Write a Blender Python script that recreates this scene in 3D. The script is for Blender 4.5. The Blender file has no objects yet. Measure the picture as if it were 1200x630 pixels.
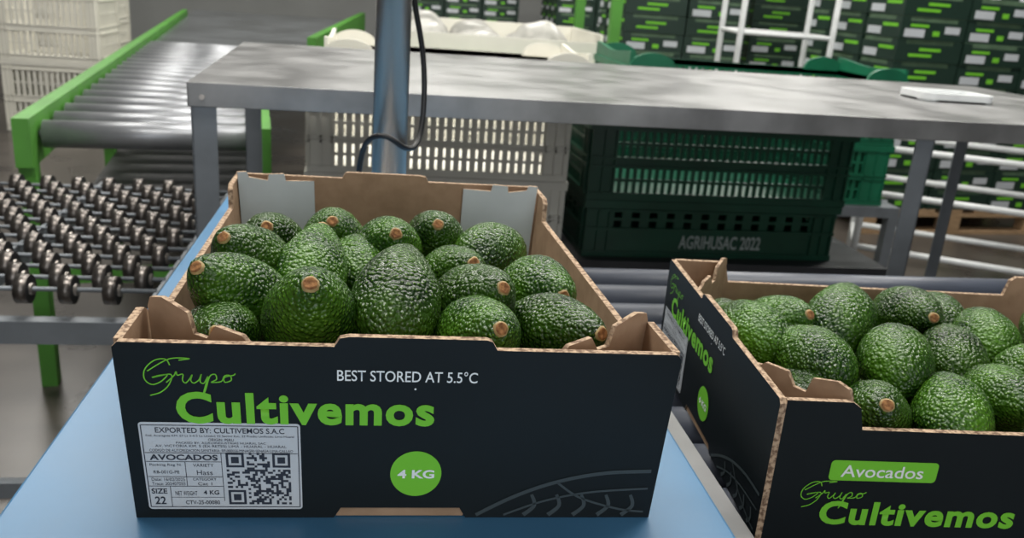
import bpy, bmesh, math, random
from mathutils import Vector, Matrix, Quaternion, noise
random.seed(7)
scene=bpy.context.scene
COL=scene.collection

# ------------------------------------------------------------ helpers
def new_mat(name):
    m=bpy.data.materials.new(name); m.use_nodes=True
    nt=m.node_tree; b=nt.nodes["Principled BSDF"]
    return m,nt,b
def mat(name,col,rough=.6,metal=0.,var=0.,scale=20.,bump=0.,col2=None,coat=0.,stretch=(1,1,1),emit=0.,rvar=0.,detail=4.,spec=.5):
    m,nt,b=new_mat(name)
    b.inputs["Base Color"].default_value=(*col,1)
    b.inputs["Roughness"].default_value=rough
    b.inputs["Metallic"].default_value=metal
    b.inputs["Coat Weight"].default_value=coat
    b.inputs["Specular IOR Level"].default_value=spec
    if emit:
        b.inputs["Emission Color"].default_value=(*col,1); b.inputs["Emission Strength"].default_value=emit
    tc=nt.nodes.new("ShaderNodeTexCoord"); mp=nt.nodes.new("ShaderNodeMapping")
    mp.inputs["Scale"].default_value=stretch
    nt.links.new(tc.outputs["Object"],mp.inputs["Vector"])
    n=nt.nodes.new("ShaderNodeTexNoise"); n.inputs["Scale"].default_value=scale; n.inputs["Detail"].default_value=detail
    nt.links.new(mp.outputs["Vector"],n.inputs["Vector"])
    if var>0 or col2:
        c2=col2 if col2 else tuple(max(0,c*(1-var)) for c in col)
        r=nt.nodes.new("ShaderNodeValToRGB")
        r.color_ramp.elements[0].color=(*c2,1); r.color_ramp.elements[1].color=(*col,1)
        r.color_ramp.elements[0].position=.35; r.color_ramp.elements[1].position=.65
        nt.links.new(n.outputs["Fac"],r.inputs["Fac"]); nt.links.new(r.outputs["Color"],b.inputs["Base Color"])
    if rvar>0:
        mr=nt.nodes.new("ShaderNodeMapRange"); mr.inputs["To Min"].default_value=max(.02,rough-rvar); mr.inputs["To Max"].default_value=min(1,rough+rvar)
        nt.links.new(n.outputs["Fac"],mr.inputs["Value"]); nt.links.new(mr.outputs["Result"],b.inputs["Roughness"])
    if bump>0:
        bp=nt.nodes.new("ShaderNodeBump"); bp.inputs["Strength"].default_value=bump; bp.inputs["Distance"].default_value=.002
        nt.links.new(n.outputs["Fac"],bp.inputs["Height"]); nt.links.new(bp.outputs["Normal"],b.inputs["Normal"])
    return m
def link(o,parent=None):
    COL.objects.link(o)
    if parent: o.parent=parent
    return o
def empty(name,loc=(0,0,0),rz=0.):
    e=bpy.data.objects.new(name,None); e.empty_display_size=.05; e.location=loc; e.rotation_euler=(0,0,rz); COL.objects.link(e); return e
def obj(name,verts,faces,mats,parent=None,fm=None,smooth=False,bevel=0.):
    me=bpy.data.meshes.new(name); me.from_pydata([tuple(v) for v in verts],[],faces); me.update()
    for m in mats: me.materials.append(m)
    if fm:
        for p,i in zip(me.polygons,fm): p.material_index=i
    if smooth:
        for p in me.polygons: p.use_smooth=True
    o=bpy.data.objects.new(name,me); link(o,parent)
    if bevel:
        bv=o.modifiers.new("bevel","BEVEL"); bv.width=bevel; bv.segments=2; bv.limit_method='ANGLE'
    return o
class MB:
    """accumulates boxes / cylinders / prisms into one mesh"""
    def __init__(s): s.v=[];s.f=[];s.m=[];s.sm=[]
    def box(s,x0,x1,y0,y1,z0,z1,m=0,M=None):
        n=len(s.v)
        P=[(x0,y0,z0),(x1,y0,z0),(x1,y1,z0),(x0,y1,z0),(x0,y0,z1),(x1,y0,z1),(x1,y1,z1),(x0,y1,z1)]
        if M is not None: P=[tuple(M@Vector(p)) for p in P]
        s.v+=P
        for f in [(3,2,1,0),(4,5,6,7),(0,1,5,4),(1,2,6,5),(2,3,7,6),(3,0,4,7)]:
            s.f.append(tuple(n+i for i in f)); s.m.append(m); s.sm.append(False)
    def hexa(s,P,m=0):
        n=len(s.v); s.v+=P
        for f in [(3,2,1,0),(4,5,6,7),(0,1,5,4),(1,2,6,5),(2,3,7,6),(3,0,4,7)]:
            s.f.append(tuple(n+i for i in f)); s.m.append(m); s.sm.append(False)
    def cyl(s,a,b,r,m=0,seg=16,r2=None,capm=None):
        a=Vector(a);b=Vector(b);r2=r if r2 is None else r2
        d=(b-a).normalized(); u=d.orthogonal().normalized(); w=d.cross(u); n=len(s.v)
        for p,rr in((a,r),(b,r2)):
            for i in range(seg):
                t=2*math.pi*i/seg; s.v.append(tuple(p+u*math.cos(t)*rr+w*math.sin(t)*rr))
        for i in range(seg):
            j=(i+1)%seg; s.f.append((n+i,n+j,n+seg+j,n+seg+i)); s.m.append(m); s.sm.append(True)
        cm=m if capm is None else capm
        s.f.append(tuple(n+i for i in range(seg))[::-1]); s.m.append(cm); s.sm.append(False)
        s.f.append(tuple(n+seg+i for i in range(seg))); s.m.append(cm); s.sm.append(False)
    def prism(s,pts,O,U,V,N,t,mo=0,mi=1,me=2):
        O=Vector(O);U=Vector(U);V=Vector(V);N=Vector(N);n=len(s.v);k=len(pts)
        for dd in(0,-t):
            for p in pts: s.v.append(tuple(O+U*p[0]+V*p[1]+N*dd))
        s.f.append(tuple(n+i for i in range(k))); s.m.append(mo); s.sm.append(False)
        s.f.append(tuple(n+k+i for i in range(k))[::-1]); s.m.append(mi); s.sm.append(False)
        for i in range(k):
            j=(i+1)%k; s.f.append((n+j,n+i,n+k+i,n+k+j)); s.m.append(me); s.sm.append(False)
    def make(s,name,mats,parent=None,bevel=0.):
        o=obj(name,s.v,s.f,mats,parent,s.m,bevel=bevel)
        for p,q in zip(o.data.polygons,s.sm): p.use_smooth=q
        return o
def tube(name,pts,r,m,parent=None,cyclic=False):
    cu=bpy.data.curves.new(name,'CURVE'); cu.dimensions='3D'; cu.bevel_depth=r; cu.bevel_resolution=4
    sp=cu.splines.new('NURBS'); sp.points.add(len(pts)-1)
    for p,q in zip(sp.points,pts): p.co=(*q,1)
    sp.order_u=4; sp.use_endpoint_u=True; sp.use_cyclic_u=cyclic
    tmp=bpy.data.objects.new(name+"_c",cu); COL.objects.link(tmp)
    dg=bpy.context.evaluated_depsgraph_get(); me=bpy.data.meshes.new_from_object(tmp.evaluated_get(dg))
    bpy.data.objects.remove(tmp); me.materials.clear(); me.materials.append(m)
    for p in me.polygons: p.use_smooth=True
    o=bpy.data.objects.new(name,me); return link(o,parent)
def text_mesh(s,bold=0.,shear=0.):
    cu=bpy.data.curves.new("t",'FONT'); cu.body=s; cu.size=1; cu.offset=bold; cu.shear=shear; cu.resolution_u=4
    if bold>.03: cu.space_character=1.1
    tmp=bpy.data.objects.new("t",cu); COL.objects.link(tmp)
    dg=bpy.context.evaluated_depsgraph_get(); me=bpy.data.meshes.new_from_object(tmp.evaluated_get(dg))
    bpy.data.objects.remove(tmp); return me
def text(name,s,face,u,v,w,h,m,parent,bold=0.,shear=0.,eps=.0006):
    me=text_mesh(s,bold,shear); xs=[q.co.x for q in me.vertices]; ys=[q.co.y for q in me.vertices]
    x0,x1,y0,y1=min(xs),max(xs),min(ys),max(ys); O,U,V,N=face
    for q in me.vertices:
        a=u+(q.co.x-x0)/(x1-x0)*w; b=v+(q.co.y-y0)/(y1-y0)*h
        q.co=O+U*a+V*b+N*eps
    me.materials.clear(); me.materials.append(m)
    o=bpy.data.objects.new(name,me); return link(o,parent)
def flat(name,polys,face,m,parent,eps=.0005):
    O,U,V,N=face; vs=[];fs=[]
    for P in polys:
        n=len(vs)
        for p in P: vs.append(O+U*p[0]+V*p[1]+N*eps)
        fs.append(tuple(range(n,n+len(P))))
    return obj(name,vs,fs,[m],parent)
def rrect(x0,y0,x1,y1,r,k=6):
    P=[]
    for cx,cy,a0 in((x1-r,y0+r,-90),(x1-r,y1-r,0),(x0+r,y1-r,90),(x0+r,y0+r,180)):
        for i in range(k+1):
            a=math.radians(a0+90*i/k); P.append((cx+r*math.cos(a),cy+r*math.sin(a)))
    return P
def ribbon(pts,w):
    out=[]
    w=w if isinstance(w,(list,tuple)) else [w]*len(pts)
    L=[];R=[]
    for i,p in enumerate(pts):
        a=pts[max(0,i-1)];b=pts[min(len(pts)-1,i+1)]
        d=Vector((b[0]-a[0],b[1]-a[1])); d=d.normalized() if d.length>0 else Vector((1,0)); n=Vector((-d.y,d.x))*w[i]/2
        L.append((p[0]+n.x,p[1]+n.y));R.append((p[0]-n.x,p[1]-n.y))
    for i in range(len(pts)-1): out.append([R[i],R[i+1],L[i+1],L[i]])
    return out
def catmull(P,k=8):
    out=[];P=[P[0]]+P+[P[-1]]
    for i in range(1,len(P)-2):
        for j in range(k):
            t=j/k;a,b,c,d=P[i-1],P[i],P[i+1],P[i+2]
            out.append(tuple(.5*((2*b[q])+(-a[q]+c[q])*t+(2*a[q]-5*b[q]+4*c[q]-d[q])*t*t+(-a[q]+3*b[q]-3*c[q]+d[q])*t**3) for q in(0,1)))
    out.append(P[-2]); return out

# ------------------------------------------------------------ materials
M_print=mat("carton_print_dark",(.0055,.0095,.0115),.5,var=.3,scale=8,bump=.06,spec=.25)
M_kraft=mat("kraft_board",(.36,.24,.155),.88,col2=(.29,.19,.12),scale=60,bump=.15,spec=.2)
def edge_mat():
    m,nt,b=new_mat("corrugated_edge"); b.inputs["Roughness"].default_value=.9
    tc=nt.nodes.new("ShaderNodeTexCoord"); n=nt.nodes.new("ShaderNodeTexNoise"); n.inputs["Scale"].default_value=300
    nt.links.new(tc.outputs["Object"],n.inputs["Vector"])
    r=nt.nodes.new("ShaderNodeValToRGB"); r.color_ramp.elements[0].position=.38; r.color_ramp.elements[1].position=.58
    r.color_ramp.elements[0].color=(.15,.09,.055,1); r.color_ramp.elements[1].color=(.46,.33,.22,1)
    nt.links.new(n.outputs["Fac"],r.inputs["Fac"]); nt.links.new(r.outputs["Color"],b.inputs["Base Color"])
    return m
M_edge=edge_mat()
M_greyflap=mat("grey_coated_board",(.54,.58,.60),.5,var=.12,scale=15)
M_green=mat("print_green",(.17,.53,.035),.5,spec=.3)
M_white=mat("print_white",(.8,.83,.83),.5)
M_swoosh=mat("print_grey",(.045,.060,.066),.5,spec=.3)
M_label=mat("label_paper",(.54,.57,.60),.45,var=.05,scale=12)
M_ink=mat("label_ink",(.02,.025,.04),.5)

def avo_mat():
    m,nt,b=new_mat("avocado_skin"); L=nt.links
    tc=nt.nodes.new("ShaderNodeTexCoord"); oi=nt.nodes.new("ShaderNodeObjectInfo")
    vo=nt.nodes.new("ShaderNodeTexVoronoi"); vo.inputs["Scale"].default_value=390; vo.feature='SMOOTH_F1'; vo.inputs["Smoothness"].default_value=.3
    n1=nt.nodes.new("ShaderNodeTexNoise"); n1.inputs["Scale"].default_value=28; n1.inputs["Detail"].default_value=3
    n2=nt.nodes.new("ShaderNodeTexNoise"); n2.inputs["Scale"].default_value=150; n2.inputs["Detail"].default_value=2
    for n in(vo,n1,n2): L.new(tc.outputs["Object"],n.inputs["Vector"])
    base=nt.nodes.new("ShaderNodeValToRGB"); cr=base.color_ramp
    cr.elements[0].position=.32; cr.elements[0].color=(.005,.027,.003,1)
    cr.elements[1].position=.72; cr.elements[1].color=(.052,.140,.008,1)
    L.new(n1.outputs["Fac"],base.inputs["Fac"])
    sp=nt.nodes.new("ShaderNodeMapRange"); sp.inputs["From Min"].default_value=.08; sp.inputs["From Max"].default_value=.42
    sp.inputs["To Min"].default_value=1.; sp.inputs["To Max"].default_value=0.
    L.new(vo.outputs["Distance"],sp.inputs["Value"])
    mu=nt.nodes.new("ShaderNodeMath"); mu.operation='MULTIPLY'; L.new(sp.outputs["Result"],mu.inputs[0]); L.new(n2.outputs["Fac"],mu.inputs[1])
    mx=nt.nodes.new("ShaderNodeMixRGB"); mx.inputs[2].default_value=(.145,.32,.022,1)
    L.new(mu.outputs[0],mx.inputs[0]); L.new(base.outputs["Color"],mx.inputs[1])
    hs=nt.nodes.new("ShaderNodeHueSaturation"); mr=nt.nodes.new("ShaderNodeMapRange"); mr.inputs["To Min"].default_value=.62; mr.inputs["To Max"].default_value=1.25
    L.new(oi.outputs["Random"],mr.inputs["Value"]); L.new(mr.outputs["Result"],hs.inputs["Value"]); L.new(mx.outputs[0],hs.inputs["Color"])
    L.new(hs.outputs["Color"],b.inputs["Base Color"])
    b.inputs["Roughness"].default_value=.27; b.inputs["Specular IOR Level"].default_value=.42
    inv=nt.nodes.new("ShaderNodeMath"); inv.operation='SUBTRACT'; inv.inputs[0].default_value=1.; L.new(vo.outputs["Distance"],inv.inputs[1])
    bp=nt.nodes.new("ShaderNodeBump"); bp.inputs["Strength"].default_value=1.; bp.inputs["Distance"].default_value=.0018
    L.new(inv.outputs[0],bp.inputs["Height"]); L.new(bp.outputs["Normal"],b.inputs["Normal"])
    return m
M_avo=avo_mat()
M_stem=mat("avocado_stem",(.40,.20,.08),.85,col2=(.16,.07,.03),scale=300,bump=.5,spec=.2)
M_stemrim=mat("avocado_stem_rim",(.40,.29,.12),.7,var=.4,scale=200)

M_galv=mat("galvanised_steel",(.28,.28,.28),.36,metal=.55,var=.35,scale=9,rvar=.16,detail=8)
M_steel=mat("brushed_steel",(.50,.46,.42),.36,metal=.8,var=.25,scale=30,stretch=(1,1,.05),rvar=.08)
M_leg=mat("painted_grey_steel",(.19,.21,.23),.5,metal=.3,var=.2,scale=12)
M_roller=mat("roller_steel",(.31,.32,.34),.38,metal=.6,var=.25,scale=9)
M_rollblue=mat("roller_dark_blue",(.06,.07,.095),.4,var=.3,scale=9)
M_blue=mat("blue_laminate",(.06,.19,.35),.38,var=.25,scale=5,rvar=.1)
M_blueedge=mat("blue_steel_edge",(.03,.12,.25),.5,var=.2,scale=6)
M_greenf=mat("green_frame_paint",(.08,.28,.035),.5,var=.2,scale=6)
M_crate=mat("dark_green_plastic",(.004,.060,.032),.35,var=.3,scale=8)
M_crate2=mat("green_plastic",(.01,.15,.075),.4,var=.2,scale=8)
M_cream=mat("cream_plastic",(.78,.76,.68),.5,var=.06,scale=8)
M_black=mat("black_rubber",(.012,.012,.014),.45,var=.2)
M_wheel=mat("skate_wheel",(.20,.18,.165),.32,metal=.85,var=.45,scale=60)
M_whitetube=mat("white_painted_tube",(.72,.74,.74),.4,var=.1)
M_wood=mat("pallet_wood",(.45,.30,.17),.8,col2=(.30,.19,.1),scale=15,stretch=(1,8,8))
M_bag=mat("white_plastic_bag",(.52,.51,.47),.4,var=.3,scale=14,bump=.4)
M_belt=mat("polished_chute",(.30,.32,.34),.18,metal=.6,var=.4,scale=3,rvar=.1)
M_floor=mat("concrete_floor",(.095,.082,.07),.3,col2=(.05,.043,.038),scale=2.5,rvar=.15,bump=.1)
M_wall=mat("wall_paint",(.40,.41,.40),.8,var=.1,scale=1.5)
M_ceil=mat("ceiling_paint",(.45,.45,.45),.9,var=.1)
M_lamp=mat("led_diffuser",(1,1,.97),.5,emit=6)
M_fillpane=mat("fill_light_pane",(.9,.95,1),.3,emit=1.0)  # glowing face of the fill panel added on the front wall
M_moulded=mat("moulded_text_grey",(.34,.40,.38),.5)
M_cartonfar=mat("carton_dark_far",(.010,.030,.020),.5)
M_cartongap=mat("carton_lid_green",(.10,.17,.10),.6,var=.3)

# ------------------------------------------------------------ room
FZ=-.85
def slab(name,x0,x1,y0,y1,z0,z1,m):
    b=MB(); b.box(x0,x1,y0,y1,z0,z1); return b.make(name,[m])
slab("floor",-7,9,-4,12,FZ-.1,FZ,M_floor)
slab("ceiling",-7,9,-4,12,4,4.1,M_ceil)
slab("wall_back",-7,9,12,12.1,FZ,4,M_wall)
slab("wall_front",-7,9,-4.1,-4,FZ,4,M_wall)
slab("wall_left",-7.1,-7,-4,12,FZ,4,M_wall)
slab("wall_right",9,9.1,-4,12,FZ,4,M_wall)
b=MB(); b.box(-1.6,2.8,-3.995,-3.985,.0,2.2,1)  # framed glowing panel added behind the camera to light under the table
for x in(-1.65,-.20,1.30,2.80): b.box(x,x+.05,-4,-3.96,-.05,2.25,0)
for z in(-.05,1.08,2.2): b.box(-1.65,2.85,-4,-3.96,z,z+.05,0)
b.make("fill_light_panel",[M_whitetube,M_fillpane])

# ------------------------------------------------------------ carton
W,D,H,T=.30,.408,.107,.0045
def carton(name,loc,rz,warp=None):
    root=empty(name,loc,rz)
    b=MB(); low=H-.020
    def wprof(L):
        a,c=.378*L,.638*L; bs,be=.368*L,.625*L
        return [(0,0),(bs,0),(bs+.004,.0065),(be-.004,.0065),(be,0),(L,0),(L,H-.003),(L-.003,H),(c+.006,H),(c+.003,H+.005),(c,H+.006),(a+.006,H+.006),(a+.001,H+.005),(a-.002,H),(.003,H),(0,H-.003)]
    def dprof(L):
        s=.045
        return [(0,0),(L,0),(L,H),(L-s,H),(L-s-.006,H-.004),(L-s-.010,low),(s+.010,low),(s+.006,H-.004),(s,H),(0,H)]
    X,Y,Z=Vector((1,0,0)),Vector((0,1,0)),Vector((0,0,1))
    fF=(Vector((0,0,0)),X,Z,-Y); fR=(Vector((W,0,0)),Y,Z,X); fB=(Vector((W,D,0)),-X,Z,Y); fL=(Vector((0,D,0)),-Y,Z,-X)
    b.prism(wprof(W),*fF,T); b.prism(wprof(W),*fB,T)
    def dp(face):
        P=dprof(D-2*T); O,U,V,N=face; b.prism(P,O+U*T,U,V,N,T)
    dp(fR);dp(fL)
    b.box(T,W-T,T,D-T,.001,.005,1)
    b.box(.372*W,.62*W,.0012,T+.002,0.0005,.0068,1)
    b.make("board_shell",[M_print,M_kraft,M_edge],root)
    for i,(cx,cy,sx,sy) in enumerate([(0,0,1,1),(W,0,-1,1),(0,D,1,-1),(W,D,-1,-1)]):
        g=MB(); back=cy>0
        p0=Vector((cx+sx*(T+.001),cy+sy*(.030 if back else .052),0)); p1=Vector((cx+sx*.075,cy+sy*(T+.001),0))
        U=(p1-p0); Lg=U.length; U.normalize(); N=U.cross(Z)
        if back:
            prof=[(0,.02),(Lg,.02),(Lg,H-.004),(Lg*.62,H-.003),(Lg*.60,H+.004),(Lg*.40,H+.004),(Lg*.38,H-.002),(Lg*.14,H+.002),(Lg*.12,H+.007),(0,H+.007)]
        else:
            prof=[(0,.02),(Lg,.02),(Lg,H-.006),(Lg*.86,H-.004),(Lg*.82,H-.001),(Lg*.6,H+.000),(Lg*.52,H-.009),(Lg*.40,H-.009),(Lg*.36,H+.003),(Lg*.14,H+.008),(Lg*.03,H+.006),(0,H)]
        if N.y*sy<0: g.prism(prof,p0,U,Z,N,.003,1,0,2)
        else: g.prism(prof,p0,U,Z,N,.003,0,1,2)
        g.make("corner_gusset_%d"%(i+1),[M_greyflap if back else M_kraft,M_kraft,M_edge],root)
    for fi,face in enumerate((fF,fB)):
        t="front" if fi==0 else "back"
        text("storage_text_"+t,"BEST STORED AT 5.5\u00b0C",face,.376*W,.815*H,.250*W,.064*H,M_white,root,.006)
        script_logo("script_word_"+t,face,.046*W,.73*H,.155*W,.19*H,root)
        text("brand_word_"+t,"Cultivemos",face,.095*W,.560*H,.457*W,.180*H,M_green,root,.035)
        dot=[(.515*W+.0006*math.cos(k),.775*H+.0006*math.sin(k)) for k in [i*math.pi/4 for i in range(8)]]
        flat("print_dot_"+t,[dot],face,M_white,root)
        cx,cy,r=.523*W,.275*H,.0146
        flat("weight_badge_"+t,[[(cx+r*math.cos(i*math.pi/24),cy+r*math.sin(i*math.pi/24)) for i in range(48)]],face,M_green,root)
        text("weight_text_"+t,"4 KG",face,cx-.0105,cy-.0028,.021,.0056,M_white,root,.03,eps=.0009)
        Q=[]
        base=catmull([(.645*W,.02*H),(.72*W,.14*H),(.80*W,.23*H),(.89*W,.285*H),(.985*W,.30*H)],10)
        Q+=ribbon(base,.0024)
        b2=catmull([(.70*W,.02*H),(.78*W,.11*H),(.87*W,.165*H),(.985*W,.19*H)],10); Q+=ribbon(b2,.0014)
        for k in range(5):
            x=.74+.05*k; Q+=ribbon(catmull([(x*W,.02*H),((x+.02)*W,.08*H),((x+.012)*W,.15*H)],6),[.0030-.0001*j for j in range(13)])
        Q+=ribbon(catmull([(.80*W,.225*H),(.85*W,.13*H),(.93*W,.06*H),(.985*W,.04*H)],8),.0014)
        flat("field_rows_print_"+t,Q,face,M_swoosh,root)
        shipping_label("shipping_label_"+t,face,.026*W,.055*H,.283*W,.51*H,root)
    for fi,face in enumerate((fR,fL)):
        t="side_%d"%(fi+1)
        flat("product_plate_"+t,[rrect(.043,H-.0585,.119,H-.0430,.003)],face,M_green,root)
        text("product_text_"+t,"Avocados",face,.051,H-.0555,.058,.0092,M_white,root,.008,eps=.0009)
        script_logo("script_word_"+t,face,.026,H-.0785,.046,.019,root)
        text("brand_word_"+t,"Cultivemos",face,.042,H-.0935,.142,.0190,M_green,root,.035)
    if warp:
        s,taper,rear,sh=warp
        for c in root.children:
            for v in c.data.vertices:
                f=s*(1-taper*(1-v.co.z/H))*(1-rear*max(0,v.co.y)/D); v.co.x=W/2+(v.co.x-W/2)*f
                v.co.y+=sh*(v.co.x-W/2)
    return root
def script_logo(name,face,u,v,w,h,root):
    S=[[(.30,.80),(.26,.97),(.14,.93),(.03,.68),(.01,.40),(.08,.24),(.18,.32),(.26,.52),(.17,.50),(.10,.44),(.30,.54),(.27,.25),(.17,.02),(.05,-.08)],
       [(.24,.30),(.33,.50),(.36,.62),(.37,.52),(.43,.55),(.42,.38),(.45,.30),(.50,.42),(.53,.54),(.51,.38),(.54,.30),(.60,.40),(.63,.56),(.61,.35),(.65,.30),(.70,.50),(.66,.20),(.62,-.10),(.66,.10),(.72,.50),(.78,.56),(.79,.42),(.73,.33),(.84,.36),(.88,.52),(.94,.54),(.95,.40),(.88,.34),(.88,.48),(.98,.55),(1.0,.60)],
       [(.05,.62),(.30,.98),(.52,1.0),(.40,.95)]]
    Q=[]
    for s in S: Q+=ribbon([(u+p[0]*w,v+p[1]*h) for p in catmull(s,6)],.00062)
    flat(name,Q,face,M_green,root)
def shipping_label(name,face,u,v,w,h,root):
    flat(name+"_paper",[rrect(u,v,u+w,v+h,.002)],face,M_label,root,eps=.0004)
    I=[]
    def R(a,b,c,d): I.append([(u+a*w,v+b*h),(u+c*w,v+b*h),(u+c*w,v+d*h),(u+a*w,v+d*h)])
    for a in(.015,.985): R(a-.003,.03,a+.003,.97)
    for b_ in(.03,.97): R(.015,b_-.004,.985,b_+.004)
    R(.02,.655,.98,.662); R(.02,.555,.49,.561); R(.02,.38,.49,.386); R(.02,.27,.49,.276); R(.26,.27,.264,.555); R(.15,.03,.154,.27); R(.49,.1,.494,.655); R(.15,.14,.49,.144)
    rnd=random.Random(3); n=25; q0,q1=.52,.93; qh=(q1-q0)*w/n
    vb=v+.06*h
    def finder(i,j):
        for (a,b) in((0,0),(n-7,0),(0,n-7)):
            if a<=i<a+7 and b<=j<b+7:
                x,y=i-a,j-b; return x in(0,6) or y in(0,6) or (2<=x<=4 and 2<=y<=4)
            if a-1<=i<a+8 and b-1<=j<b+8: return False
        return None
    for i in range(n):
        for j in range(n):
            k=finder(i,n-1-j)
            if k is None: k=rnd.random()<.5
            if k:
                x=u+q0*w+i*qh; y=vb+j*qh*.95; I.append([(x,y),(x+qh,y),(x+qh,y+qh*.95),(x,y+qh*.95)])
    flat(name+"_rules",I,face,M_ink,root,eps=.0007)
    def tx(s,a,b,c,d,bold=0.): text(name+"_line",s,face,u+a*w,v+b*h,(c-a)*w,(d-b)*h,M_ink,root,bold,eps=.0007)
    tx("EXPORTED BY: CULTIVEMOS S.A.C",.10,.885,.90,.945,.01)
    tx("Fnd. Acaragete KM. 69 Lt 3-4-5 La Unidad 22 Sector Km. 22 Predio Unificado Lima-Huaral",.04,.835,.96,.865)
    tx("ORIGIN: PERU",.42,.795,.58,.825)
    tx("PACKED BY: AGROINDUSTRIAS HUARAL SAC",.22,.762,.78,.785)
    tx("AV. VICTORIA KM. 5 (EX RETES) LIMA - HUARAL - HUARAL",.09,.715,.91,.752)
    tx("CODIGO DE AUTORIZACION SANITARIA: RP-000056-MINAGRI-SENASA-LIMA-CALLAO",.05,.672,.95,.702)
    tx("AVOCADOS",.045,.575,.47,.64,.03)
    tx("Packing Reg N.",.04,.50,.24,.535); tx("RB-001G-PE",.06,.42,.22,.455)
    tx("VARIETY",.31,.50,.44,.535); tx("Hass",.33,.405,.43,.46)
    tx("Date: 16/02/2025",.04,.335,.25,.37); tx("Trace: 202407055",.04,.285,.25,.32)
    tx("CATEGORY",.30,.34,.45,.37); tx("Cat 1",.33,.285,.42,.32)
    tx("SIZE",.03,.185,.13,.245,.02); tx("22",.045,.06,.115,.15,.02)
    tx("NET WEIGHT",.18,.165,.32,.215); tx("4 KG",.36,.175,.46,.225,.02)
    tx("CTV-25-00080",.24,.06,.46,.105,.01)

carton("avocado_carton",(-.0005,-.0015,.0003),.020,(1.026,.042,.050,-.052))
BY=-.075
carton("avocado_carton",(.4165,.343,-.052),-math.pi/2+BY)

# ------------------------------------------------------------ avocados
def avocado_mesh(seed,Ls,Rs,neck):
    bm=bmesh.new(); bmesh.ops.create_icosphere(bm,subdivisions=5,radius=1.)
    off=Vector((seed*7.3,seed*3.1,seed))
    for v in bm.verts:
        p=v.co.copy(); z=p.z
        k=1-neck*z*(1 if z>0 else .6)-.04*z*z
        n=noise.noise(p*1.3+off)*.045+noise.noise(p*6+off)*.014+noise.noise(p*15+off)*.012
        d=1+n
        q=Vector((p.x*Rs*k*d,p.y*Rs*k*d,z*Ls*d))
        rr=math.hypot(p.x,p.y)
        if z>0 and rr<.25: q.z-=Ls*.045*(1-rr/.25)
        v.co=q
    me=bpy.data.meshes.new("avocado_fruit"); bm.to_mesh(me); bm.free()
    vs=[tuple(v.co) for v in me.vertices]; fs=[tuple(p.vertices) for p in me.polygons]; mi=[0]*len(fs)
    top=max(me.vertices,key=lambda q:q.co.z if math.hypot(q.co.x,q.co.y)<.004 else -1)
    zt=top.co.z-.0004; S=14
    rings=[(.0050,-.0034,2),(.0047,.0005,2),(.0038,.0010,2),(.0034,.0020,1),(.0021,.0014,1)]
    rnd=random.Random(seed)
    jit=[1+rnd.uniform(-.09,.09) for _ in range(S)]
    start=len(vs)
    for r,h,_ in rings:
        for i in range(S):
            a=2*math.pi*i/S; vs.append((r*jit[i]*math.cos(a),r*jit[i]*math.sin(a),zt+h))
    for k in range(len(rings)-1):
        for i in range(S):
            j=(i+1)%S; fs.append((start+k*S+i,start+k*S+j,start+(k+1)*S+j,start+(k+1)*S+i)); mi.append(rings[k+1][2])
    fs.append(tuple(start+(len(rings)-1)*S+i for i in range(S))); mi.append(1)
    m2=bpy.data.meshes.new("avocado_fruit"); m2.from_pydata(vs,[],fs); m2.update()
    for m in(M_avo,M_stem,M_stemrim): m2.materials.append(m)
    for p,i in zip(m2.polygons,mi): p.material_index=i; p.use_smooth=True
    return m2
VAR=[avocado_mesh(1,.044,.0262,.22),avocado_mesh(2,.046,.0258,.27),avocado_mesh(3,.042,.0268,.18),avocado_mesh(4,.047,.0264,.24)]
A=[(0.037,0.078,0.079,0.12,-0.88,0.45,.95),(0.092,0.066,0.100,0.06,-0.74,0.67,1.07),(0.144,0.088,0.103,0.10,0.90,0.42,1.08),(0.044,0.112,0.094,-0.42,-0.65,0.62,1.02),(0.044,0.167,0.098,-0.33,-0.68,0.65,1),(0.050,0.234,0.090,-0.0,-0.80,0.60,1),(0.096,0.257,0.088,-0.0,-0.77,0.63,1),(0.085,0.160,0.094,0.12,.85,.5,1),(0.118,0.202,0.082,-.25,0.94,0.12,1),(0.139,0.222,0.093,0.12,-0.82,0.55,1.03),(0.179,0.272,0.086,-0.0,-0.80,0.60,1),(0.187,0.175,0.088,0.25,-0.80,0.53,.97),(0.226,0.250,0.083,0.65,0.76,-0.06,1.02),
(.195,.100,.096,.34,-.75,.55,1),(.247,.147,.088,.25,-.92,.28,1),(.249,.087,.083,.45,-.83,.32,1),(.195,.060,.090,.16,-.86,.48,.98),(.143,.052,.072,.30,-.87,.38,.95),(.2,.058,.045,.7,-.5,.2,.9),(.252,.052,.058,.85,-.3,.2,.95),(.070,.044,.061,-.7,.6,.1,1),(.146,.155,.074,.2,.95,0,1)]
B=[(0.436,0.191,0.042,-0.13,0.99,-0.09,1),(0.467,0.205,0.042,0.25,-0.79,0.56,.95),(0.524,0.205,0.048,0.54,0.78,0.25,1.12),(0.603,0.229,0.044,-0.14,-0.94,0.32,1),(0.463,0.138,0.042,-0.17,0.98,-0.06,1),(0.447,0.112,0.020,0.16,-0.91,0.38,.95),(0.534,0.137,0.043,0.42,0.91,0.03,1.08),(.488,.084,.020,-0.30,-0.75,0.60,1.05),(.548,.082,.026,0.42,0.91,0.01,1.05),
(.600,.160,.035,.3,.9,.1,1),(.60,.095,.030,-.2,-.9,.3,1),(.66,.20,.035,.3,.9,.1,1),(.665,.12,.035,.5,-.8,.2,1),(.73,.20,.035,.1,.95,.1,1),(.73,.11,.035,.1,-.95,.1,1),(.57,.27,.025,.2,.9,0,1),(.50,.275,.015,.6,.7,0,1),(.66,.27,.025,.3,.9,0,1),(.445,.265,.015,.2,.9,0,1)]
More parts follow.
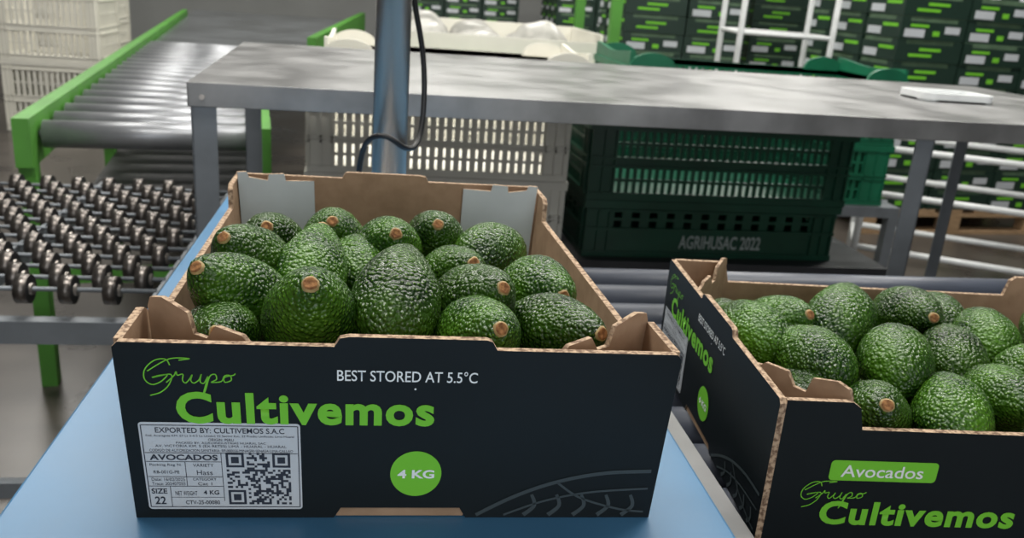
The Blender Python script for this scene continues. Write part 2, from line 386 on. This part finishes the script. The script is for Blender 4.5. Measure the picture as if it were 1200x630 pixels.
def pile(L,lower,seed):
    root=empty("avocado_pile"); i=0; rnd=random.Random(seed)
    for x,y,z,a,b,c,s in L+lower:
        i+=1; o=bpy.data.objects.new("avocado_%d"%i,VAR[rnd.randrange(4)]); link(o,root)
        ax=Vector((a,b,c)).normalized()
        q=ax.to_track_quat('Z','Y'); o.rotation_mode='QUATERNION'
        o.rotation_quaternion=q@Quaternion((0,0,1),rnd.uniform(0,6.28)); o.location=(x,y,z); o.scale=(s,s,s)
lowA=[(.042+.053*i,.058+.096*j,.031,.1,.95,.05,.93) for i in range(5) for j in range(4)]
pile(A,lowA,4)
lowB=[(.448+.058*i,.100+.088*j-.004*i,-.018,.1,.95,.05,.9) for i in range(6) for j in range(3)]
pile(B,lowB,9)

# ------------------------------------------------------------ blue packing bench
b=MB()
b.box(-.072,.345,-.6,.86,-.035,0,0); b.box(-.072,.345,-.6,.86,-.10,-.035,1)
for x in(-.06,.295):
    for y in(-.58,.80): b.box(x,x+.04,y,y+.04,FZ,-.10,2)
b.make("packing_bench",[M_blue,M_blueedge,M_leg],bevel=.002)

root=empty("roller_conveyor")
b=MB()
b.box(.349,.357,-.6,.70,-.13,-.022,0); b.box(.357,.372,-.6,.70,-.030,-.022,0)
b.box(1.36,1.368,-.6,.70,-.13,-.022,0)
for x in(.352,1.33):
    for y in(-.55,.62): b.box(x,x+.035,y,y+.035,FZ,-.13,1)
b.make("side_rails",[M_galv,M_leg],root)
b=MB(); y=-.56
while y<.69:
    b.cyl((.358,y,-.0775),(1.359,y,-.0775),.0250,0,20); y+=.066
b.make("rollers",[M_rollblue],root)

# ------------------------------------------------------------ steel post and cable
b=MB(); b.cyl((0,0,0),(0,0,1.9),.0205,0,32); b.cyl((0,0,0),(0,0,.006),.04,0,32)
post=b.make("steel_post",[M_steel]); post.location=(.142,.60,0)
tube("power_cable",[(x-.008,y,z) for x,y,z in [(.187,.60,1.9),(.182,.61,.6),(.165,.62,.36),(.172,.63,.27),(.188,.64,.22),(.192,.64,.15),(.186,.62,.10),(.167,.575,.105),(.148,.565,.125),(.127,.575,.12),(.117,.60,.10),(.112,.62,.06),(.112,.64,.004)]],.0034,M_black)

# ------------------------------------------------------------ galvanised work table
tr=empty("galvanised_table",(-.164,.952,0),.045)
b=MB(); TL,TD=2.0,.80
b.box(0,TL,0,TD,.119,.122,0)
b.box(0,TL,0,.003,.085,.1205,0); b.box(0,TL,TD-.003,TD,.085,.1205,0); b.box(0,.003,0,TD,.085,.1205,0); b.box(TL-.003,TL,0,TD,.085,.1205,0)
b.box(.0,TL,.003,.02,.085,.088,0)
b.make("table_top",[M_galv],tr,bevel=.001)
b=MB()
for x in(.004,1.268,TL-.046):
    for y in((.004,) if x==1.268 else (.004,TD-.044)):
        b.box(x,x+.038,y,y+.003,FZ,.118,0)
        if x<1: b.box(x,x+.003,y,y+.04,FZ,.118,0)
        else: b.box(x+.035,x+.038,y,y+.04,FZ,.118,0)
b.make("angle_legs",[M_leg],tr)
b=MB(); b.cyl((.022,-.003,.10),(.022,.001,.10),.004,0,12)
b.make("bolts",[M_steel],tr)
def blob(name,c,s,m,parent=None,seed=0,amp=.15,fr=2.5,rz=0.):
    bm=bmesh.new(); bmesh.ops.create_icosphere(bm,subdivisions=4,radius=1.)
    for v in bm.verts:
        p=v.co.copy(); n=1+noise.noise(p*fr+Vector((seed,0,0)))*amp*2
        p=p*n; zz=p.z if p.z>-.45 else -.45
        v.co=Vector((p.x*s[0],p.y*s[1],(zz+.45)*s[2]))
    me=bpy.data.meshes.new(name); bm.to_mesh(me); bm.free(); me.materials.append(m)
    for p in me.polygons: p.use_smooth=True
    o=bpy.data.objects.new(name,me); o.location=c; o.rotation_euler[2]=rz; return link(o,parent)
b=MB(); rr=rrect(-.09,-.06,.09,.06,.03,8); ri=rrect(-.075,-.045,.075,.045,.02,8)
b.prism(rr,(0,0,.004),(1,0,0),(0,1,0),(0,0,1),.004,0,0,0)
n0=len(b.v)
for P,z in((rr,.0),(rr,.018),(ri,.018),(ri,.003)):
    for p in P: b.v.append((p[0],p[1],z))
k=len(rr)
for q in range(3):
    for i in range(k):
        j=(i+1)%k; b.f.append((n0+q*k+i,n0+q*k+j,n0+(q+1)*k+j,n0+(q+1)*k+i)); b.m.append(0); b.sm.append(False)
o=b.make("white_tray",[M_whitetube]); o.location=(1.41,1.40,.1225)

# ------------------------------------------------------------ crates
def crate(name,loc,w,d,h,m,rz=0.,raised=0.,bands=((.10,.42),(.52,.88)),nslot=26,txt=None,bar=.27):
    root=empty(name,loc,rz); b=MB(); t=.012
    def wall(O,U,L,N):
        O=Vector(O);U=Vector(U);N=Vector(N)
        M=Matrix(((U.x,-N.x,0,O.x),(U.y,-N.y,0,O.y),(0,0,1,O.z),(0,0,0,1)))
        def bx(u0,u1,z0,z1,t0=0.,t1=t): b.box(u0,u1,t0,t1,z0,z1,0,M)
        zs=[0]
        for a,c in bands: zs+=[a*h,c*h]
        zs.append(h)
        for i in range(0,len(zs),2): bx(0,L,zs[i],zs[i+1])
        bx(-.008,L+.008,h-.022,h,-.010,t)
        bx(-.003,L+.003,0,.016,-.004,t)
        post=.09*L
        for a,c in bands:
            bx(0,post,a*h,c*h); bx(L-post,L,a*h,c*h)
            n=max(4,int(nslot*(L-2*post)/(w*.82))); pw=(L-2*post)/n
            for i in range(n+1):
                x=post+i*pw; bx(x-pw*bar,x+pw*bar,a*h,c*h,.002,t-.001)
            mid=(a+c)/2*h
            bx(post,L-post,mid-.004,mid+.004,.001,t)
        for x in(0.002,post*.55,post,L-post,L-post*.55,L-.008): bx(x-.003,x+.003,.016,h-.022,-.007,.001)
        for a,c in bands:
            bx(0,L,a*h-.008,a*h,-.007,.001); bx(0,L,c*h,c*h+.007,-.007,.001)
    wall((0,0,0),(1,0,0),w,(0,-1,0)); wall((w,d,0),(-1,0,0),w,(0,1,0))
    wall((w,t,0),(0,1,0),d-2*t,(1,0,0)); wall((0,d-t,0),(0,-1,0),d-2*t,(-1,0,0))
    b.box(t,w-t,t,d-t,.002,.010,0)
    if raised>0:
        for x0 in(-.005,w-.165):
            n=12; P=[]
            for i in range(n+1):
                u=i/n; P.append((u*.17,h+raised*math.sin(math.pi*u)**.45 if 0<u<1 else h))
            prof=[(0,h-.005)]+[(0,h)]+P[1:-1]+[(.17,h),(.17,h-.005)]
            for yy in(-.002,d-.010): b.prism(prof,(x0,yy,0),(1,0,0),(0,0,1),(0,-1,0),-.012,0,0,0)
        for xx in(-.002,w-.010):
            prof=[(0,h-.005),(d,h-.005)]+[(d*(1-i/10),h+raised*(.85+.15*math.cos(i/10*2*math.pi))) for i in range(11)]
            b.prism(prof,(xx,0,0),(0,1,0),(0,0,1),(1,0,0),-.012,0,0,0)
    b.make("crate_body",[m],root)
    if txt:
        text("moulded_text",txt,(Vector((0,0,0)),Vector((1,0,0)),Vector((0,0,1)),Vector((0,-1,0))),w*.37,h*.17,w*.33,h*.24,M_moulded,root,.02,eps=.006)
    return root
b=MB()
b.box(-.12,1.62,1.78,2.42,-.440,-.412,0)
for x in(-.12,.70,1.58):
    for y in(1.78,2.38): b.box(x,x+.04,y,y+.04,FZ,-.440,0)
b.make("crate_rack",[mat("dark_rack_paint",(.035,.037,.042),.5,var=.2)],bevel=.002)
crate("green_crate",(.70,1.82,-.411),.76,.50,.165,M_crate,.03,bands=((.52,.80),),nslot=12,txt="AGRIHUSAC 2022")
crate("green_crate",(.695,1.815,-.245),.775,.52,.215,M_crate,.03,bands=((.10,.42),(.56,.90)),nslot=30,bar=.2)
crate("white_crate",(-.06,1.86,-.411),.70,.44,.20,M_cream,0,nslot=26,bar=.36)
crate("white_crate",(-.06,1.86,-.210),.70,.44,.19,M_cream,0,nslot=26,bar=.36)

b=MB(); b.box(-.08,2.10,2.50,3.10,-.44,-.40,0)
for x in(-.08,.9,2.06):
    for y in(2.5,3.06): b.box(x,x+.04,y,y+.04,FZ,-.44,0)
b.make("crate_rack",[M_leg])
for k in range(2): crate("white_crate",(-.06,2.53,-.399+.221*k),.90,.5,.22,M_cream,0,raised=.05 if k else 0.,nslot=28,bar=.33)
for k in range(2): crate("green_crate",(.98,2.53,-.399+.231*k),1.05,.5,.23,M_crate2,0,raised=.05 if k else 0.,nslot=30)

# ------------------------------------------------------------ left : skate-wheel conveyor
root=empty("skate_wheel_conveyor")
b=MB(); b2=MB(); zc=-.23
for x in(-1.1,-.82,-.54,-.235): b.box(x,x+.006,.95,1.74,zc-.05,zc+.0,0)
for x in(-1.095,-.262):
    for y in(.97,1.70): b.box(x,x+.03,y,y+.03,FZ,zc-.05,0)
b.box(-1.1,-.235,.96,.985,zc-.09,zc-.05,0); b.box(-1.1,-.235,.97,.99,-.62,-.59,0); b.box(-1.1,-.235,1.70,1.72,-.62,-.59,0)
y=.98;row=0
while y<1.73:
    b.cyl((-1.1,y,zc),(-.232,y,zc),.004,0,8)
    x=-1.05+(row%2)*.035
    while x<-.25:
        b2.cyl((x-.010,y,zc),(x+.010,y,zc),.024,0,18,capm=2); b2.cyl((x-.014,y,zc),(x+.014,y,zc),.010,1,12)
        x+=.068
    y+=.058; row+=1
b.make("frame_and_axles",[M_leg],root); b2.make("wheels",[M_wheel,M_steel,M_black],root)

# roller lane with green side rails, running away from the bench
root=empty("sorting_conveyor",(-.72,1.95,0),.14)
b=MB(); zc=-.16; g=MB(); c=MB()
y=.0
while y<2.6:
    b.cyl((-.02,y,zc),(.50,y,zc),.036,0,20); b.cyl((-.03,y,zc),(.51,y,zc),.01,0,10); y+=.15
b.make("rollers",[M_roller],root)
g.box(-.07,-.03,-.1,5.6,zc-.07,zc+.055,0); g.box(.51,.55,-.1,2.6,zc-.09,zc+.045,0)
for y in(-.08,1.2,2.5):
    for x in(-.07,.51): g.box(x,x+.04,y,y+.05,FZ,zc-.07,0)
for y in(.0,2.5): g.box(-.03,.51,y+.01,y+.04,zc-.42,zc-.38,0)
c.box(-.02,.50,.0,2.6,zc-.30,zc-.28,1)
def flare(x0,x1,x2,x3,y0,y1,z0,z1,B,m): B.hexa([(x0,y0,z0),(x1,y0,z0),(x3,y1,z0),(x2,y1,z0),(x0,y0,z1),(x1,y0,z1),(x3,y1,z1),(x2,y1,z1)],m)
flare(-.02,.78,-.02,1.5,2.68,6.4,zc,zc+.02,c,0)
flare(.80,.85,1.52,1.57,2.68,6.4,zc-.08,zc+.09,g,0)
for x,y in((.80,2.7),(1.48,6.3),(-.07,5.5)): g.box(x,x+.05,y,y+.05,FZ,zc-.07,0)
g.box(-.07,.85,2.64,2.68,zc-.08,zc+.01,0)
g.make("green_frame",[M_greenf],root); c.make("chute_plate",[M_belt,M_black],root)

for i,(x,y) in enumerate(((-2.30,5.6),(-2.50,6.6))):
    crate("white_crate",(x,y,FZ+.0),.6,.5,.45,M_cream,0,nslot=14)
    crate("white_crate",(x,y,FZ+.451),.6,.5,.45,M_cream,0,nslot=14)

# ------------------------------------------------------------ packing station behind
root=empty("packing_station")
b=MB()
for x in(.10,1.20):
    for y in(3.7,4.5): b.box(x,x+.05,y,y+.05,FZ,.75,0)
for z in(-.12,.70):
    b.box(.15,1.20,3.70,3.75,z,z+.05,0); b.box(.15,1.20,4.50,4.55,z,z+.05,0)
b.make("green_frame",[M_greenf],root)
b=MB(); b.box(.16,1.19,3.76,4.49,-.10,-.08,0); b.box(.16,1.19,3.76,3.775,-.08,.06,0); b.box(.16,1.19,4.475,4.49,-.08,.10,0); b.box(.16,.175,3.775,4.475,-.08,.1,0); b.box(1.175,1.19,3.775,4.475,-.08,.1,0)
b.make("bin_tray",[M_cream],root)
k=0
for x in(.33,.60,.90):
    for y in(3.95,4.25):
        k+=1; blob("bag_%d"%k,(x,y,-.078),(.15,.15,.11+.02*(k%3)),M_bag,root,seed=k*3,amp=.07,fr=1.5,rz=k)

# ------------------------------------------------------------ carton pallets
def carton_stack(name,loc,nx,ny,nz,rz=0.,cw=.40,cd=.30,ch=.108,pallet=True,seed=1):
    root=empty(name,loc,rz); z0=0; rnd=random.Random(seed)
    if pallet:
        p=MB(); w=nx*cw; d=ny*cd
        for i in range(7): p.box(i*(w-.1)/6,i*(w-.1)/6+.1,0,d,.12,.142,0)
        for yy in(0,d/2-.04,d-.08):
            p.box(0,w,yy,yy+.08,.10,.12,0)
            for xx in(0,w/2-.05,w-.1): p.box(xx,xx+.1,yy,yy+.08,.02,.10,0)
            p.box(0,w,yy,yy+.08,0,.02,0)
        p.make("pallet",[M_wood],root); z0=.143
    b=MB()
    for k in range(nz):
        for i in range(nx):
            for j in range(ny):
                if i>0 and i<nx-1 and j>0 and j<ny-1 and k<nz-1: continue
                x=i*cw+rnd.uniform(-.003,.003);y=j*cd+rnd.uniform(-.004,.004);z=z0+k*(ch+.004); e=.005
                b.box(x+e,x+cw-e,y+e,y+cd-e,z,z+ch-.02,0)
                b.box(x+.012,x+cw-.012,y+.012,y+cd-.012,z+ch-.02,z+ch+.003,3)
                b.box(x+e,x+e+.05,y+e,y+e+.05,z+ch-.02,z+ch,0); b.box(x+cw-e-.05,x+cw-e,y+e,y+e+.05,z+ch-.02,z+ch,0)
                if j==0:
                    flip=rnd.random()<.35
                    if flip:
                        b.box(x+.14,x+.27,y+e-.0015,y+e,z+.055,z+.070,1); b.box(x+.08,x+.22,y+e-.0015,y+e,z+.025,z+.040,1)
                    else:
                        b.box(x+.06,x+.17,y+e-.0015,y+e,z+.060,z+.074,1)
                        b.box(x+.03,x+.15,y+e-.0015,y+e,z+.010,z+.050,2)
                        b.box(x+.20,x+.24,y+e-.0015,y+e,z+.02,z+.045,1)
                        b.box(x+.27,x+.36,y+e-.0015,y+e,z+.035,z+.070,2)
                if i==0:
                    b.box(x+e-.0015,x+e,y+.03,y+.15,z+.055,z+.072,1)
                    b.box(x+e-.0015,x+e,y+.16,y+.27,z+.012,z+.050,2)
                if i==nx-1:
                    b.box(x+cw-e,x+cw-e+.0015,y+.03,y+.17,z+.055,z+.078,1)
    b.make("cartons",[M_cartonfar,M_green,M_label,M_cartongap],root)
    return root
carton_stack("carton_pallet",(1.62,5.0,FZ),2,3,13,-.05,seed=1)
carton_stack("carton_pallet",(2.72,5.6,FZ),3,3,14,-.05,seed=2)
carton_stack("carton_pallet",(2.72,3.75,FZ),3,3,10,.10,seed=3)
carton_stack("carton_pallet",(4.2,4.6,FZ),3,3,15,.0,seed=4)
carton_stack("carton_pallet",(.35,9.0,FZ),3,3,11,.0,seed=5)
carton_stack("carton_pallet",(1.8,8.2,FZ),4,3,13,.0,seed=6)

root=empty("white_tube_rack",(2.02,4.1,0),-.12)
b=MB()
for x in(0,.5):
    for y in(0,.4): b.cyl((x,y,FZ),(x,y,1.1),.016,0,12)
for z in(-.45,-.15,.15,.45,.8):
    for y in(0,.4): b.cyl((0,y,z),(.5,y,z),.011,0,10)
    for x in(0,.5): b.cyl((x,0,z),(x,.4,z),.011,0,10)
b.make("tube_frame",[M_whitetube],root)
root=empty("white_rail_trolley",(2.25,3.0,0),-.5)
b=MB()
for x in(0,.9):
    for y in(0,.45): b.cyl((x,y,FZ),(x,y,-.1),.016,0,12)
for z in(-.70,-.45,-.25,-.1):
    for y in(0,.45): b.cyl((0,y,z),(.9,y,z),.014,0,10)
    for x in(0,.9): b.cyl((x,0,z),(x,.45,z),.014,0,10)
b.make("tube_frame",[M_whitetube],root)

# ------------------------------------------------------------ lights
def area(name,loc,sx,sy,power,rot=(0,0,0),col=(1,.97,.91)):
    l=bpy.data.lights.new(name,'AREA'); l.shape='RECTANGLE'; l.size=sx; l.size_y=sy; l.energy=power; l.color=col
    o=bpy.data.objects.new(name,l); o.location=loc; o.rotation_euler=rot; COL.objects.link(o); return o
def fixture(x,y,z,power,L=1.4):
    root=empty("ceiling_lamp",(x,y,z)); b=MB(); b.box(-L/2,L/2,-.09,.09,.0,.05,0); b.box(-L/2+.02,L/2-.02,-.08,.08,-.004,0,1)
    for s in(-L/2+.1,L/2-.1): b.cyl((s,0,.05),(s,0,4-z),.005,0,8)
    b.make("lamp_housing",[M_whitetube,M_lamp],root)
    a=area("lamp_light",(0,0,-.02),L,.3,power); a.parent=root
fixture(-.3,.65,1.75,30); fixture(1.3,.9,1.9,23)
fixture(.5,2.6,2.2,55); fixture(-1.6,3.4,2.4,44); fixture(3.0,3.2,2.4,62); fixture(.6,6.0,2.8,100); fixture(3.4,6.8,2.8,100); fixture(-2.6,6.8,2.8,85); fixture(.3,-1.6,2.2,12)
area("panel_fill_light",(.6,-3.95,1.1),4.2,2.1,50,(math.pi/2,0,0),(.97,.98,1.))  # unseen fill light, added so the crates below the table get lit
w=bpy.data.worlds.new("world"); scene.world=w; w.use_nodes=True
w.node_tree.nodes["Background"].inputs[0].default_value=(.8,.85,.9,1); w.node_tree.nodes["Background"].inputs[1].default_value=.3

# ------------------------------------------------------------ camera
cd=bpy.data.cameras.new("camera"); co=bpy.data.objects.new("camera",cd); COL.objects.link(co)
cd.sensor_width=36; cd.lens=36*1000/1200; cd.clip_start=.02
cd.dof.use_dof=True; cd.dof.focus_distance=.50; cd.dof.aperture_fstop=14
R=Matrix(((.9876,-.0257,-.155),(-.1386,.3221,-.9365),(.074,.9463,.3146)))
co.matrix_world=Matrix.Translation((.132,-.426,.298))@R.to_quaternion().to_matrix().to_4x4()
scene.camera=co
scene.view_settings.view_transform='Standard'
